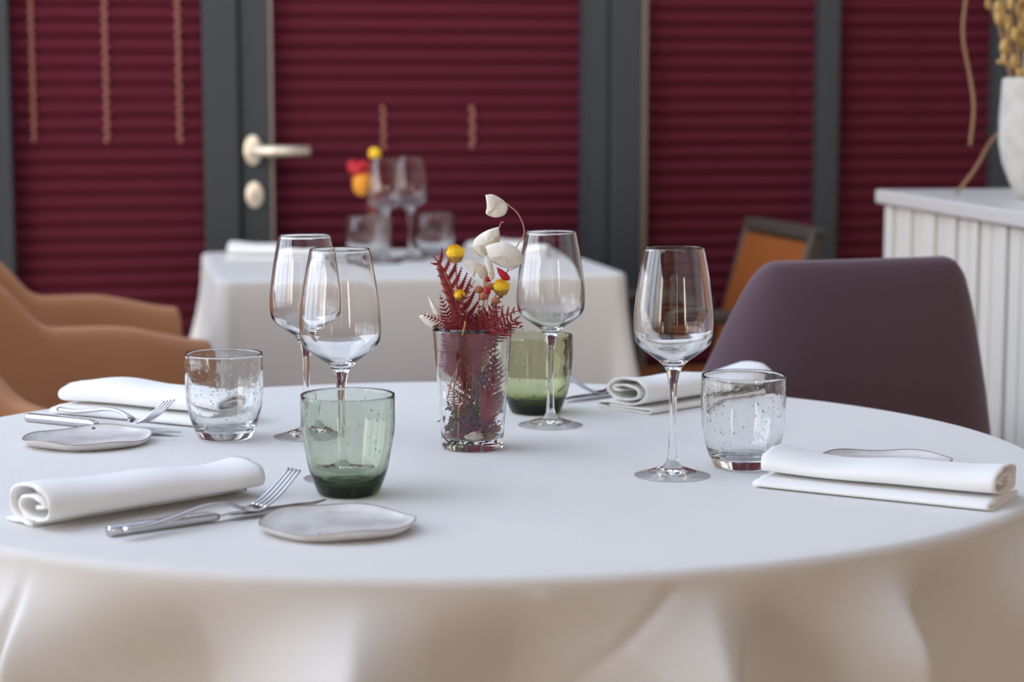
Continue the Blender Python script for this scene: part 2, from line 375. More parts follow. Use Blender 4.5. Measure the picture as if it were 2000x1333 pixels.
ridges = [(-33.5, .052), (-5.5, .052), (20.8, .05), (37.5, .045), (58, .04), (84, .045), (112, .04), (140, .045), (168, .04), (197, .045), (224, .045), (250, .04), (276, .045), (301, .045)]
vall = [(-19, 0), (6, 0), (26.5, 0), (43.5, 0), (68, 0), (95, 0), (123, 0), (152, 0), (180, 0), (209, 0), (236, 0), (262, 0), (288, 0), (313, 0)]
def foldf(deg):
    deg = (deg + 34) % 360 - 34
    K = sorted([(a, 1.0) for a, _ in ridges] + [(a, 0.0) for a, _ in vall] + [(326.5, 1.0)])
    for (a, va), (b_, vb) in zip(K, K[1:]):
        if a <= deg <= b_:
            q = (deg - a) / (b_ - a)
            if va > vb: q = 1 - (1 - q) ** 1.25
            else: q = q ** 1.15
            return va + (vb - va) * q
    return .5
def cloth_main():
    NT = 1300; rows = []
    heads = [0, .2, .45, .7, .85, .93, .965]
    re = .010
    drops = [i * .006 for i in range(1, 22)] + [.13 + i * .02 for i in range(20)]
    thetas = [2 * pi * k / NT for k in range(NT)]
    ff = []
    for th in thetas:
        deg = math.degrees(th) ; ff.append(foldf(deg if deg < 326 else deg - 360))
    # smooth a little
    for _ in range(6): ff = [(ff[i - 1] + 2 * ff[i] + ff[(i + 1) % NT]) / 4 for i in range(NT)]
    def pt(th, r, z):   # th = 0 faces the camera, grows to the right
        nx = sin(th); ny = -cos(th)
        return (TC.x + (TA + r) * nx, TC.y + (TB + r) * ny, z)
    for h_ in heads[1:]:
        rows.append([(TC.x + (TA - re) * h_ * sin(th), TC.y - (TB - re) * h_ * cos(th), TZ) for th in thetas])
    for a in (0, 15, 30, 45, 60, 75, 90):
        a = radians(a); rows.append([pt(th, -re + re * sin(a), TZ - re + re * cos(a)) for th in thetas])
    xc = .085; hc = .050
    for d in drops:
        row = []
        for i, th in enumerate(thetas):
            g = sm(.0, .085, d)
            amp = (.105 * g + .05 * sm(.06, .5, d)) * (ff[i] - .5)
            amp += .05 * d
            x = TC.x + TA * sin(th)
            # soft puckers in the pockets
            amp += .0022 * g * sin(th * 13 + d * 14) * sin(th * 7.3 - d * 9)
            if cos(th) > 0:
                for sl, off, w_, s_ in ((1.06, 0, .0045, -.0042), (-.72, 0, .0055, .0036)):
                    dd = ((x - xc) * sl + (d - hc)) / sqrt(1 + sl * sl)
                    if -.12 < x - xc < .12: amp += s_ * math.exp(-(dd / w_) ** 2)
            row.append(pt(th, amp, TZ - re - d))
        rows.append(row)
    mb = MB(); mb.grid(rows, closev=True); mb.fan(rows[0], (TC.x, TC.y, TZ))
    return mb
cl = cloth_main().build('tablecloth', M['cloth']); tag(cl, 'large white cloth with pressed creases draped over the round table in front', 'tablecloth')

# ------------------------------------------------------------------ table ware
def place(o, x, y, z=TZ + .0004, rz=0, s=None):
    o.location = (x, y, z); o.rotation_euler = (0, 0, rz)
    if s: o.scale = (s, s, s)
    return o
def plane(px, py, z=TZ):
    a = ray(px, py, 1.0); k = (ZC - z) / (ZC - a.z); return a.x * k, a.y * k

def wine_glass():
    r = empty('wine_glass')
    foot = [(0, .0), (.034, .0003), (.0366, .0000), (.0375, .0008), (.0370, .0016), (.029, .0038), (.019, .0068), (.0105, .0098), (.0066, .0135), (.0052, .018)]
    stem = [(.0052, .018), (.0043, .027), (.0037, .040), (.0036, .065), (.0040, .083), (.0049, .094), (.0064, .102)]
    bowl = [(.0064, .102), (.0084, .1080), (.0135, .1140), (.0230, .1210), (.0320, .1280), (.0372, .1340), (.0391, .1410), (.0396, .151), (.0390, .163), (.0374, .178), (.0348, .196), (.0318, .2125), (.0291, .2258),
            (.0288, .2262), (.0284, .2258), (.0311, .2125), (.0341, .196), (.0367, .178), (.0383, .163), (.0386, .151), (.0379, .1420), (.0357, .1356), (.0305, .1298), (.0210, .1230), (.0105, .1168), (.004, .1140), (0, .1135)]
    def dense(p, k=4):
        q = catmull([(a, b, 0) for a, b in p], k); return [(max(v.x, 0), v.y) for v in q]
    full = dense(foot[1:-1] + stem[:-1] + bowl)
    # one profile cut in three so the glass stays continuous
    full = [(0, .0024), (.014, .0020), (.020, .0010), (.025, .0003), (.031, .0001)] + full[1:]
    def cut(lo, hi): return full[lo:hi]
    i1 = next(i for i, p in enumerate(full) if p[1] > .0178 and i > 8)
    i2 = next(i for i, p in enumerate(full) if p[1] > .1015)
    MB().lathe(full[:i1 + 1], 72).build('foot', M['crystal'], r, recalc=False)
    MB().lathe(full[i1:i2 + 1], 72).build('stem', M['crystal'], r, recalc=False)
    MB().lathe(full[i2:], 72).build('bowl', M['crystal'], r, recalc=False)
    return r

def tumbler(kind, scale, m, nb, seed, h=.094, rim=.0423, base=.0285, bulge=.0426):
    r = empty('glass_tumbler')
    o = [(0, .0012), (base * .72, .0008), (base * .9, 0), (base, .0008), (base + .0022, .004), (base + .0060, .0135), (base + .0100, .026), (base + .0128, .042), (bulge, .062), (bulge + .0002, .078), (rim, h - .0012),
         (rim - .0007, h), (rim - .0018, h - .0002), (rim - .0024, h - .002), (bulge - .0022, .078), (bulge - .0026, .062), (base + .0102, .042), (base + .0070, .027), (base + .0020, .0165), (base - .006, .0115), (base * .45, .0105), (0, .0112)]
    q = catmull([(a, b, 0) for a, b in o], 4); prof = [(max(v.x, 0), v.y) for v in q]
    b = MB().lathe(prof, 80)
    b.build('glass_body', m, r)
    rnd = random.Random(seed); bb = MB()
    outer = [(base + .0022, .004), (base + .0060, .0135), (base + .0100, .026), (base + .0128, .042), (bulge, .062), (bulge, .078), (rim, h)]
    for _ in range(nb):
        z = h * rnd.choice((rnd.uniform(.15, .93), rnd.uniform(.45, .93)))
        for (r0, z0), (r1, z1) in zip(outer, outer[1:]):
            if z0 <= z <= z1: rr = r0 + (r1 - r0) * (z - z0) / (z1 - z0)
        a = rnd.uniform(0, 2 * pi); s = rnd.choice((.00045, .0005, .0006, .0008, .0010)); rr -= .0011
        bb.ball((rr * cos(a), rr * sin(a), z), s, 4, (1, 1, rnd.uniform(.9, 1.5)))
    ob = bb.build('air_bubbles', M['bubble'], r); tag(ob, kind='stuff')
    return r

# wine glasses
G = wine_glass()
gl = [((1313, 929), 1.0, 'wine glass standing alone on the right, beside the right clear tumbler'),
      ((1075, 831), .98, 'wine glass right of the flower vase, in front of the olive tumbler'),
      ((600, 853), .985, 'rear wine glass of the overlapping left pair, beside the left clear tumbler'),
      ((668, 935), 1.0, 'front wine glass of the overlapping left pair, standing behind the front green tumbler')]
for i, (p, s, lab) in enumerate(gl):
    o = G if i == 0 else copy_tree(G); place(o, *plane(*p), z=TZ - .0006, rz=i * .7, s=s)
    tag(o, lab, 'wine glass', 'wine glasses on the round table')
T1 = tumbler('clear', 1, M['clear'], 320, 3); place(T1, *plane(440, 857)); tag(T1, 'clear bubbled glass tumbler on the left in front of the rear napkin', 'tumbler', 'clear tumblers on the round table')
T2 = tumbler('clear', 1, M['clear'], 150, 4); place(T2, *plane(1450, 913), rz=1.3); tag(T2, 'clear bubbled glass tumbler on the right behind the right napkin', 'tumbler', 'clear tumblers on the round table')
T3 = tumbler('green', 1, M['green'], 45, 5, h=.0945, rim=.0443, base=.0278, bulge=.0440); place(T3, *plane(681, 965)); tag(T3, 'smoky green glass tumbler at the front beside the front bread plate', 'tumbler', 'green tumblers on the round table')
T4 = tumbler('olive', 1, M['olive'], 160, 6, h=.0925, rim=.0435, base=.0285, bulge=.0435); place(T4, *plane(1046, 806), rz=2); tag(T4, 'olive green bubbled tumbler behind the flower vase', 'tumbler', 'green tumblers on the round table')

# plates
def bread_plate(seed, rx, ry, tilt=0):
    rnd = random.Random(seed); p1, p2, p3 = (rnd.uniform(0, 6.28) for _ in range(3))
    prof = [(.0, .0034), (.5, .0034), (.80, .0038), (.91, .0052), (.975, .0078), (1.0, .0088), (1.010, .0082), (1.0, .0068), (.95, .0035), (.86, .0008), (.80, 0), (.78, .0006), (0, .0010)]
    q = catmull([(a, b, 0) for a, b in prof], 4); rows = []
    for v in q:
        row = []
        for k in range(96):
            a = 2 * pi * k / 96; w = 1 + .022 * sin(2 * a + p1) + .012 * sin(3 * a + p2) + .002 * sin(7 * a + p3)
            lift = .0013 * sin(2 * a + p2) * max(0, v.x - .6) / .4 + .0012 * sin(5 * a + p1) * max(0, v.x - .7) / .3
            row.append((rx * v.x * w * cos(a), ry * v.x * w * sin(a), max(0, v.y + lift)))
        rows.append(row)
    o = MB().grid(rows, closev=True).build('bread_plate', M['stone'])
    er = rows[20]; MB().tube([Vector(p) for p in er] + [Vector(er[0])], .00055, 6, caps=False).build('worn_rim', M['rim'], o)
    return o
pl = [(3, .066, .064, (660, 1035), 0, 'small handmade white plate at the front, beside the green tumbler'),
      (8, .067, .062, (172, 867), .3, 'small uneven white plate at far left before the rear cutlery'),
      (12, .064, .066, (1728, 915), 1.2, 'small speckled white plate half hidden behind the right napkin')]
for sd, rx, ry, p, rz, lab in pl:
    o = bread_plate(sd, rx, ry); place(o, *plane(*p), rz=rz); tag(o, lab, 'plate', 'bread plates on the round table')

# napkins: one ribbon, rolled over a folded strip
def napkin(seed, L=.228, inset=0, hs=1, flap=False):
    rnd = random.Random(seed); prof = []
    turns = 1.95; N_ = 120
    for i in range(N_):
        t_ = i / (N_ - 1); ang = -pi / 2 + 2 * pi * turns * (1 - t_)      # ends at the bottom, moving outwards
        a_ = .0150 + .0220 * t_; b_ = .0024 + .0140 * t_
        prof.append((.047 + a_ * math.copysign(abs(cos(ang)) ** .85, cos(ang)) - .004 * (1 - t_), .0250 + b_ * sin(ang) + .0025 * (1 - t_) * cos(ang * .5 + 1) - .0022 * (1 - t_), 0))
    # last spiral point is at the bottom; run left, drop, and come back as the base strip
    tail = [(.030, .0088, 0), (.014, .0082, 0), (.004, .0072, 0), (.0005, .0050, 0), (.003, .0026, 0), (.02, .0016, 0), (.05, .0016, 0), (.080, .0016, 0), (.0862, .0020, 0), (.0880, .0042, 0), (.0860, .0062, 0), (.078, .0058, 0), (.05, .0052, 0), (.02, .0050, 0)]
    tail = [(q[0] + inset * max(0, 1 - q[0] / .04), q[1], 0) for q in tail]
    if flap: prof = [(p[0], p[1] - .0062, 0) for p in prof]; tail = [(.060, .0032, 0), (.075, .0026, 0), (.090, .0020, 0)]
    P = prof + catmull([Vector(prof[-1])] + [Vector(q) for q in tail], 5)[1:]
    P = [Vector(p) for p in P]; th = .00115
    ringo = []; ringi = []
    for i, p in enumerate(P):
        d = (P[min(i + 1, len(P) - 1)] - P[max(i - 1, 0)]).normalized(); nn = Vector((-d.y, d.x, 0))
        ringo.append(p + nn * th); ringi.append(p - nn * th)
    loop = ringo + ringi[::-1]
    rows = []; K = 40; ph = rnd.uniform(0, 6)
    for k in range(K + 1):
        s = k / K; y = s * L; row = []
        for q in loop:
            up = max(0, q.y - .008) / .03
            dz_ = up * (.0035 * sin(s * 5 + ph) + .002 * sin(s * 11 + ph * 2) - .0015)
            dx_ = .0015 * sin(s * 7 + ph) * up + .0012 * sin(s * 4 + ph)
            e_ = .0010 * sin(q.x * 300 + ph) * (1 if k in (0, K) else 0)
            row.append((q.x + dx_, y + e_, max(0.0003, (q.y + dz_) * hs)))
        rows.append(row)
    mb = MB().grid(rows, closev=True)
    n0 = len(loop); half = n0 // 2
    for r0, fl in ((0, 0), (K, 1)):
        for i in range(half - 1):
            f_ = (r0 * n0 + i, r0 * n0 + i + 1, r0 * n0 + n0 - 2 - i, r0 * n0 + n0 - 1 - i)
            mb.f.append(f_ if fl else f_[::-1])
    return mb.build('rolled_napkin', M['napkin'])
def put_napkin(seed, p0, p1, flip, lab, L=None, inset=0, hs=1, flap=False):
    a = Vector((*plane(*p0), 0)) if not isinstance(p0, Vector) else p0
    b_ = Vector((*plane(*p1), 0)) if not isinstance(p1, Vector) else p1
    d = (b_ - a); L = L or d.length
    o = napkin(seed, L, inset, hs, flap); o.location = (a.x, a.y, TZ); o.rotation_euler = (0, 0, atan2(d.y, d.x) - pi / 2)
    if flip:
        me = o.data
        for v in me.vertices: v.co.x = -v.co.x
        me.flip_normals()
    tag(o, lab, 'napkin', 'rolled napkins on the round table'); return o
# the fold (u = .088) lies on the side named by the first point; local +y runs along the roll
put_napkin(1, Vector((-.384, 1.664, 0)), Vector((-.220, 1.824, 0)), True, 'thick rolled white napkin at front left beside the front cutlery', hs=1.12, flap=True)
put_napkin(2, Vector((-.545, 2.325, 0)), Vector((-.340, 2.215, 0)), True, 'rolled white napkin at rear left behind the clear tumbler')
put_napkin(3, Vector((.102, 2.382, 0)), Vector((.272, 2.540, 0)), False, 'rolled white napkin at rear right with its spiral end showing')
put_napkin(4, Vector((.430, 1.762, 0)), Vector((.232, 1.878, 0)), False, 'rolled white napkin lying at the right edge before the speckled plate', hs=.86)

# cutlery: local x runs from handle end to tip
def fork(rise=.030):
    r = empty('table_fork')
    sp = [(0, .004), (.03, .0042), (.06, .008), (.09, .0125), (.115, .0112), (.132, .0050)]
    pts = catmull([(x, 0, z) for x, z in sp], 6)
    rad = []
    for p in pts:
        w = .0048 - .0018 * sm(.02, .11, p.x) + .003 * sm(.120, .132, p.x); rad.append((w, .0026 - .0008 * sm(.05, .13, p.x)))
    MB().tube(pts, rad, 16, sq=3, up=(0, 0, 1)).build('handle', M['steel'], r)
    h = MB()
    pl_ = catmull([(.130, 0, .0052), (.138, 0, .0030), (.148, 0, .0022), (.156, 0, .0035)], 5)
    h.tube(pl_, [(.0055 + .0065 * sm(.13, .148, p.x), .0011) for p in pl_], 16, sq=3, up=(0, 0, 1))
    for k in range(4):
        y = (k - 1.5) * .0062
        tt = catmull([(.154, y, .0032), (.168, y * .98, .0032 + rise * .22), (.184, y * .96, .0032 + rise * .58), (.200, y * .9, .0032 + rise)], 5)
        h.tube(tt, [(.0021 - .0009 * sm(.165, .2, p.x), .0011) for p in tt], 10, sq=3, up=(0, 0, 1))
    h.build('tines', M['steel'], r)
    return r
def knife():
    r = empty('table_knife')
    hp = [(0, 0, .0048), (.002, 0, .005), (.05, 0, .0052), (.095, 0, .0052), (.1015, 0, .0048), (.106, 0, .0040)]
    MB().tube(hp, [(.0044, .0044), (.0052, .0048), (.0052, .0048), (.0050, .0046), (.0042, .0036), (.0026, .0024)], 20, sq=3.5, up=(0, 0, 1)).build('handle', M['steel'], r)
    pts = catmull([(.104, 0, .0042), (.115, 0, .0044), (.15, 0, .0046), (.19, -.001, .0046), (.210, .002, .0046), (.219, .006, .0046)], 5)
    MB().tube(pts, [(.0035 + .0065 * sm(.105, .13, p.x) - .0085 * sm(.185, .219, p.x), .0009) for p in pts], 12, up=(0, 0, 1)).build('blade', M['steel'], r)
    return r
K = knife(); FK = fork()
def put(o, p0, p1, lab, cat, group, dz_=0.0, roll=0):
    a = Vector(p0); b_ = Vector(p1); d = b_ - a
    o.location = (a.x, a.y, TZ + dz_); o.rotation_euler = (roll, 0, atan2(d.y, d.x)); tag(o, lab, cat, group); return o
put(K, (-.344, 1.663), (-.170, 1.792), 'steel knife at the front under the fork, tip pointing to the green tumbler', 'knife', 'knives on the round table')
put(copy_tree(K), (-.560, 2.272), (-.370, 2.166), 'steel knife at rear left, handle end at the table edge', 'knife', 'knives on the round table')
put(copy_tree(K), (.470, 1.852), (.282, 1.975), 'steel knife behind the right napkin with only its handle end showing', 'knife', 'knives on the round table')
put(copy_tree(K), (.215, 2.560), (.056, 2.405), 'steel knife at rear right, tip showing behind the olive tumbler', 'knife', 'knives on the round table')
FK.scale = (.93, .93, .93)
put(FK, (-.327, 1.648), (-.194, 1.785), 'steel fork at the front with raised tines resting on the knife', 'fork', 'forks on the round table', .0055)
put(copy_tree(FK), (-.530, 2.305), (-.365, 2.180), 'steel fork at rear left arching over the knife beside the napkin', 'fork', 'forks on the round table', .0055)
put(copy_tree(FK), (.225, 2.520), (.064, 2.425), 'steel fork at rear right, tines showing between olive tumbler and napkin', 'fork', 'forks on the round table', .0055)

# ------------------------------------------------------------------ vase and dried flowers
VX, VY = plane(923, 875)
v = MB()
pr = [(0, .0015), (.026, .0010), (.0300, 0), (.0318, .0006), (.0328, .0030), (.0331, .0065), (.0345, .028), (.0380, .075), (.0420, .1262), (.0417, .1274), (.0409, .1276), (.0404, .1264), (.0364, .075), (.0330, .028), (.0318, .0150), (.0300, .0122), (.024, .0115), (0, .0118)]
q = catmull([(a, b_, 0) for a, b_ in pr], 3)
vo = v.lathe([(max(p.x, 0), p.y) for p in q], 96).build('flower_vase', M['crystal']); vo.location = (VX, VY, TZ + .0004)
tag(vo, 'clear conical glass vase in the middle of the table holding dried red fern and flowers', 'vase')
def V(px, py, dy=0.0): return ray(px, py, VY + dy)

def frond(path, plen, npin, rr=.0006, name='fern_frond', m='fern', leaf=1.25, side=(1, 1), curl=.25, nrm=(0, -1, 0), taper0=.55, tipk=.85):
    P = catmull(path, 10); L = [0]
    for a, b_ in zip(P, P[1:]): L.append(L[-1] + (b_ - a).length)
    tot = L[-1]; mb = MB(); N_ = len(P)
    mb.tube(P, [rr * (1.2 - .9 * L[i] / tot) for i in range(N_)], 6)
    nr = Vector(nrm).normalized()
    for k in range(npin):
        u = .04 + .95 * k / npin; s = u * tot
        i = max(j for j in range(N_) if L[j] <= s); i = min(i, N_ - 2); f_ = (s - L[i]) / max(1e-6, L[i + 1] - L[i])
        p = P[i].lerp(P[i + 1], f_); t_ = (P[i + 1] - P[i]).normalized(); sd = t_.cross(nr).normalized()
        env = (taper0 + (1 - taper0) * sm(0, .35, u)) * (1 - tipk * sm(.45, 1.0, u))
        for sg, on in ((1, side[0]), (-1, side[1])):
            if not on: continue
            ln = plen * env * on * random.uniform(.88, 1.1); w_ = (.00045 + ln * .035) * leaf
            d = (sd * sg + t_ * .55 + nr * random.uniform(-.25, .25)).normalized()
            en = p + d * ln + t_ * ln * curl; m1 = p + d * ln * .5 + t_ * ln * curl * .22
            wd = (t_ - d * t_.dot(d)).normalized()
            mb.add([p - wd * w_, p + wd * w_, m1 + wd * w_, m1 - wd * w_, en], [(0, 1, 2, 3), (3, 2, 4)])
            nt = max(3, int(ln / .0021))
            for z_ in range(nt):
                f2 = (z_ + .6) / (nt + .6); c = p.lerp(m1, f2 * 2) if f2 < .5 else m1.lerp(en, f2 * 2 - 1)
                tw = ln * .19 * leaf * (1 - .8 * f2) + .0004; tb = .00042 + ln * .008
                for s2 in (1, -1):
                    tip = c + wd * tw * s2 + d * tw * .55
                    q4 = [c - d * tb, c + d * tb, tip]
                    mb.add(q4 if s2 > 0 else q4[::-1], [(0, 1, 2)])
    o = mb.build(name, M[m], solid=.00025, smooth=False, weld=False); return o
GF = 'dried crimson fern fronds in the vase'
def fern(path, plen, npin, lab, **k):
    o = frond(path, plen, npin, **k); tag(o, lab, 'dried fern', GF); return o
fern([V(905, 760), V(903, 640), V(888, 580), V(868, 530), V(846, 500)], .030, 15, 'tall red fern frond rising to the left of the upper yellow flower', rr=.0022, side=(1, .5), leaf=1.7, tipk=.45, curl=.35)
fern([V(925, 740, -.01), V(905, 655, -.02), V(870, 632, -.03), V(823, 613, -.035)], .017, 26, 'red fern frond pointing left over the vase rim', rr=.0008, leaf=.8)
fern([V(905, 690), V(886, 640, .0), V(872, 610, -.01), V(859, 575, -.015)], .012, 15, 'short upright red fern tip at the left of the bouquet', rr=.0006)
fern([V(915, 750, .01), V(912, 650, .0), V(905, 590, -.01), V(928, 548, -.01)], .016, 16, 'red fern tip leaning right between the two yellow flowers', rr=.0008)
fern([V(925, 740, -.012), V(930, 668, -.03), V(975, 622, -.04), V(1026, 603, -.045)], .024, 17, 'broad red fern frond reaching right past the vase rim', rr=.001, leaf=1.2, side=(.55, 1), curl=.1)
fern([V(935, 720, -.02), V(945, 655, -.035), V(975, 640, -.044), V(990, 662, -.048)], .018, 13, 'red fern tip drooping over the front rim of the vase', rr=.0008, leaf=1.2)
fern([V(930, 730, .01), V(945, 640, .0), V(965, 600, -.01), V(985, 570, -.01)], .017, 15, 'red fern frond behind the lower yellow flower', rr=.001, leaf=1.3)
fern([V(905, 700, .0), V(925, 640, -.02), V(950, 610, -.03)], .019, 14, 'bushy red fern in the middle of the bouquet', rr=.0008, leaf=1.1)
fern([V(915, 700, -.02), V(900, 640, -.03), V(885, 620, -.03), V(900, 600, -.03)], .018, 16, 'curled red fern just above the vase rim at left', rr=.0008)
fern([V(950, 680, -.02), V(985, 640, -.03), V(1005, 625, -.035), V(1022, 645, -.035)], .014, 13, 'small red fern tip hanging at the right rim', rr=.0007, leaf=1.2)
fern([V(920, 735, .0), V(895, 700, -.004), V(875, 665, -.006), V(862, 645, -.01)], .016, 20, 'red fern inside the vase against the left glass', rr=.0006)
fern([V(905, 745, -.01), V(890, 725, -.012), V(870, 700, -.012), V(861, 688, -.012)], .013, 14, 'small fern inside the vase pointing up left', rr=.0006)
fern([V(925, 830, .0), V(920, 760, .005), V(915, 700, .01), V(910, 640, .01)], .024, 14, 'dark red fern filling the middle of the vase', rr=.0012, leaf=1.2)
fern([V(930, 835, .0), V(950, 780, .004), V(962, 720, .006), V(968, 655, .005)], .018, 17, 'dark red fern against the right glass of the vase', rr=.0010, leaf=1.2)
fern([V(945, 850, -.01), V(955, 800, -.012), V(962, 760, -.012), V(970, 725, -.012)], .016, 20, 'mauve fern tip low at the right inside the vase', rr=.0008, leaf=1.2)
fern([V(895, 835, -.01), V(905, 800, -.012), V(888, 770, -.01), V(872, 748, -.01)], .013, 14, 'thin dark fern sprig low at the left inside the vase', rr=.0006, leaf=.7)
fern([V(915, 790, .01), V(935, 740, .012), V(945, 690, .015), V(935, 655, .012)], .022, 12, 'wide red fern at the back inside the vase', rr=.0010, leaf=1.3)

def leafmesh(outline, c, nrm_bulge=.003, segs=1):
    "papery pod from an outline of points, gently domed"
    O = catmull(list(outline) + [outline[0]], 5)[:-1]; c = Vector(c); rows = []
    for s_ in (1, .8, .55, .3):
        rows.append([c + (p - c) * s_ + Vector((0, -nrm_bulge * (1 - s_ * s_), .0)) for p in O])
    mb = MB().grid(rows, closev=True); mb.fan(rows[-1], c + Vector((0, -nrm_bulge, 0))); return mb
o = leafmesh([V(x, y, .003) for x, y in ((853, 520), (859, 518), (874, 550), (890, 590), (904, 650), (896, 655), (878, 600), (863, 555))], V(877, 575, .004), .003).build('folded_fern_leaf', M['rust'], solid=.0005); tag(o, 'broad rusty leaf running up behind the tall left fern', 'dried leaf')
for i_, (pp, lab) in enumerate((([V(920, 720), V(925, 650, -.01), V(915, 620, -.02), V(905, 606, -.03)], 'rusty fern tuft at the centre left of the rim'), ([V(930, 720), V(955, 650, -.01), V(968, 610, -.02), V(985, 596, -.02)], 'rusty fern tuft under the lower yellow flower'),
        ([V(925, 720), V(932, 650, -.015), V(938, 615, -.025), V(934, 590, -.03)], 'rusty fern tuft in front of the brown berries'))):
    fern(pp, .015, 13, lab, m='rust', rr=.0009, leaf=1.2)
def yellow(c, r_, path, lab):
    o = empty('yellow_flower', path[0]); base = Vector(path[0])
    cc = Vector(c) - base
    hd = MB().ball(cc + Vector((0, 0, r_ * .08)), r_ * .9, 8, (1, 1, .85))
    rnd = random.Random(int(c[0] * 1e4))
    for _ in range(380):
        a = rnd.uniform(0, 6.28); e_ = rnd.uniform(.05, 1.45); d = Vector((cos(a) * cos(e_), sin(a) * cos(e_), sin(e_)))
        p = cc + d * r_ * .62 + Vector((0, 0, r_ * .1)); q = cc + d * r_ * rnd.uniform(.95, 1.12); s_ = d.orthogonal().normalized() * r_ * .035
        hd.add([p - s_ * 1.5, p + s_ * 1.5, q + s_ * .6, q - s_ * .6], [(0, 1, 2, 3)])
    hd.build('flower_head', M['yellow'], o, smooth=False, weld=False)
    bb = MB()
    for k in range(46):
        a = k * 2.4; rr = r_ * (.95 if k % 2 else .8); dn = r_ * rnd.uniform(.6, 1.0)
        p = cc + Vector((cos(a) * rr * .72, sin(a) * rr * .72, -dn * .95)); q = cc + Vector((cos(a) * rr, sin(a) * rr, -.22 * r_)); s_ = Vector((-sin(a), cos(a), 0)) * r_ * .07
        bb.add([p - s_ * .6, p + s_ * .6, q + s_, q - s_, q + Vector((cos(a), sin(a), .8)) * r_ * .12], [(0, 1, 2, 3), (3, 2, 4)])
    bb.ball(cc - Vector((0, 0, r_ * .45)), r_ * .62, 6, (1, 1, .9))
    bb.build('bracts', M['bract'], o, smooth=False, weld=False)
    MB().tube([Vector(p) - base for p in catmull(path, 6)], .0009, 6).build('stem', M['tanleaf'], o)
    tag(o, lab, 'dried flower', 'yellow everlasting flowers in the vase')
yellow(V(889, 497, .002), .0100, [V(912, 810, .0), V(908, 690, .004), V(893, 560, .003), V(890, 510, .002)], 'yellow button flower at the upper left of the bouquet')
yellow(V(979, 563, -.005), .0092, [V(925, 815, .0), V(940, 690, .0), V(965, 610, -.004), V(977, 575, -.005)], 'yellow button flower at the right of the bouquet above the rim')
yellow(V(898, 578, -.002), .0065, [V(908, 800, -.002), V(905, 690, .0), V(899, 600, -.002), V(898, 585, -.002)], 'small half hidden yellow flower behind the fern')

so = empty('seed_pod_stem', V(925, 840, .01)); sb_ = V(925, 840, .01)
def rel(ps): return [Vector(p) - sb_ for p in ps]
MB().tube(rel(catmull([V(925, 840, .01), V(945, 640, .012), V(985, 545, .01), V(1008, 485, .008), V(1024, 455, .006), V(1013, 420, .004), V(990, 398, .002)], 8)), .0007, 6).build('stem', M['twig'], so)
def pod(pts, c, dy, bulge=.004, nm='seed_pod'):
    leafmesh(rel([V(x, y, dy + random.uniform(-.002, .002)) for x, y in pts]), Vector(V(*c, dy)) - sb_, bulge).build(nm, M['pod'], so, solid=.0003)
pod([(948, 381), (962, 380), (978, 388), (990, 399), (991, 410), (984, 421), (968, 425), (956, 422), (949, 417), (951, 405), (950, 392)], (969, 403), .0)
pod([(975, 443), (955, 449), (938, 458), (926, 470), (925, 485), (932, 497), (944, 502), (962, 491), (975, 482), (976, 462)], (952, 474), .004, .006)
MB().tube(rel(catmull([V(984, 434, .004), V(976, 442, .004), V(955, 520, .008), V(940, 640, .01)], 6)), .0006, 6).build('side_twig', M['twig'], so)
pod([(948, 482), (962, 476), (985, 473), (1004, 481), (1016, 492), (1023, 503), (1020, 514), (1008, 522), (990, 524), (968, 516), (955, 503)], (985, 498), -.006, .008)
pod([(926, 480), (936, 478), (944, 490), (950, 500), (955, 512), (946, 506), (934, 496)], (940, 493), -.004, .002)
MB().tube(rel(catmull([V(1021, 505, -.006), V(1010, 522, -.005), V(985, 537, -.004), V(960, 600, .0)], 6)), .0005, 6).build('side_twig', M['twig'], so)
tag(so, 'curving twig with papery cream seed pods rising above the bouquet', 'dried stem')
for i, (pts, c, dy, lab) in enumerate((
    ([(905, 512), (920, 508), (938, 515), (946, 528), (940, 545), (930, 532), (925, 542), (915, 528), (908, 520)], (925, 523), -.004, 'crumpled cream petal beside the upper yellow flower'),
    ([(948, 500), (958, 505), (962, 520), (966, 540), (958, 548), (953, 530), (946, 515)], (956, 524), -.006, 'narrow cream petal hanging under the pods'),
    ([(938, 520), (948, 518), (952, 545), (945, 570), (938, 545)], (944, 540), .002, 'long pale petal in the middle of the bouquet'),
    ([(818, 618), (835, 612), (855, 622), (880, 630), (870, 645), (850, 642), (832, 634)], (850, 630), .02, 'pale leaf sticking out at left behind the fern'),
    ([(836, 578), (846, 590), (862, 608), (868, 628), (852, 620), (842, 600)], (852, 605), .025, 'thin straw coloured leaf standing at the left back'))):
    ps = [V(x, y, dy) for x, y in pts]; o = leafmesh(ps, V(*c, dy), .003).build('dried_petal', M['pod'], solid=.0003); tag(o, lab, 'dried petal', 'cream petals in the bouquet')
for x, y, dy, r_, mm, nm, lab in ((936, 566, -.008, .0046, 'berry', 'dried_berry', 'dusty brown berry left of the lower yellow flower'), (945, 579, -.012, .0050, 'berry', 'dried_berry', 'larger brown berry just under the first'),
    (959, 560, -.002, .0044, 'berry', 'dried_berry', 'brown berry tucked against the lower yellow flower'), (968, 588, -.014, .0046, 'berry', 'dried_berry', 'lowest brown berry above the vase rim'),
    (954, 546, .0, .0034, 'red', 'red_berry', 'small bright red berry above the brown ones')):
    o = empty(nm, V(920, 800, .004)); b0 = V(920, 800, .004); cc = V(x, y, dy) - b0
    MB().ball(cc, r_, 8, (1, 1, .9)).build('berry', M[mm], o)
    MB().tube(catmull([Vector((0, 0, 0)), (V(930, 680, dy * .5) - b0), cc], 6), .0005, 6).build('stem', M['tanleaf'], o)
    tag(o, lab, 'dried berry', 'berries in the bouquet')
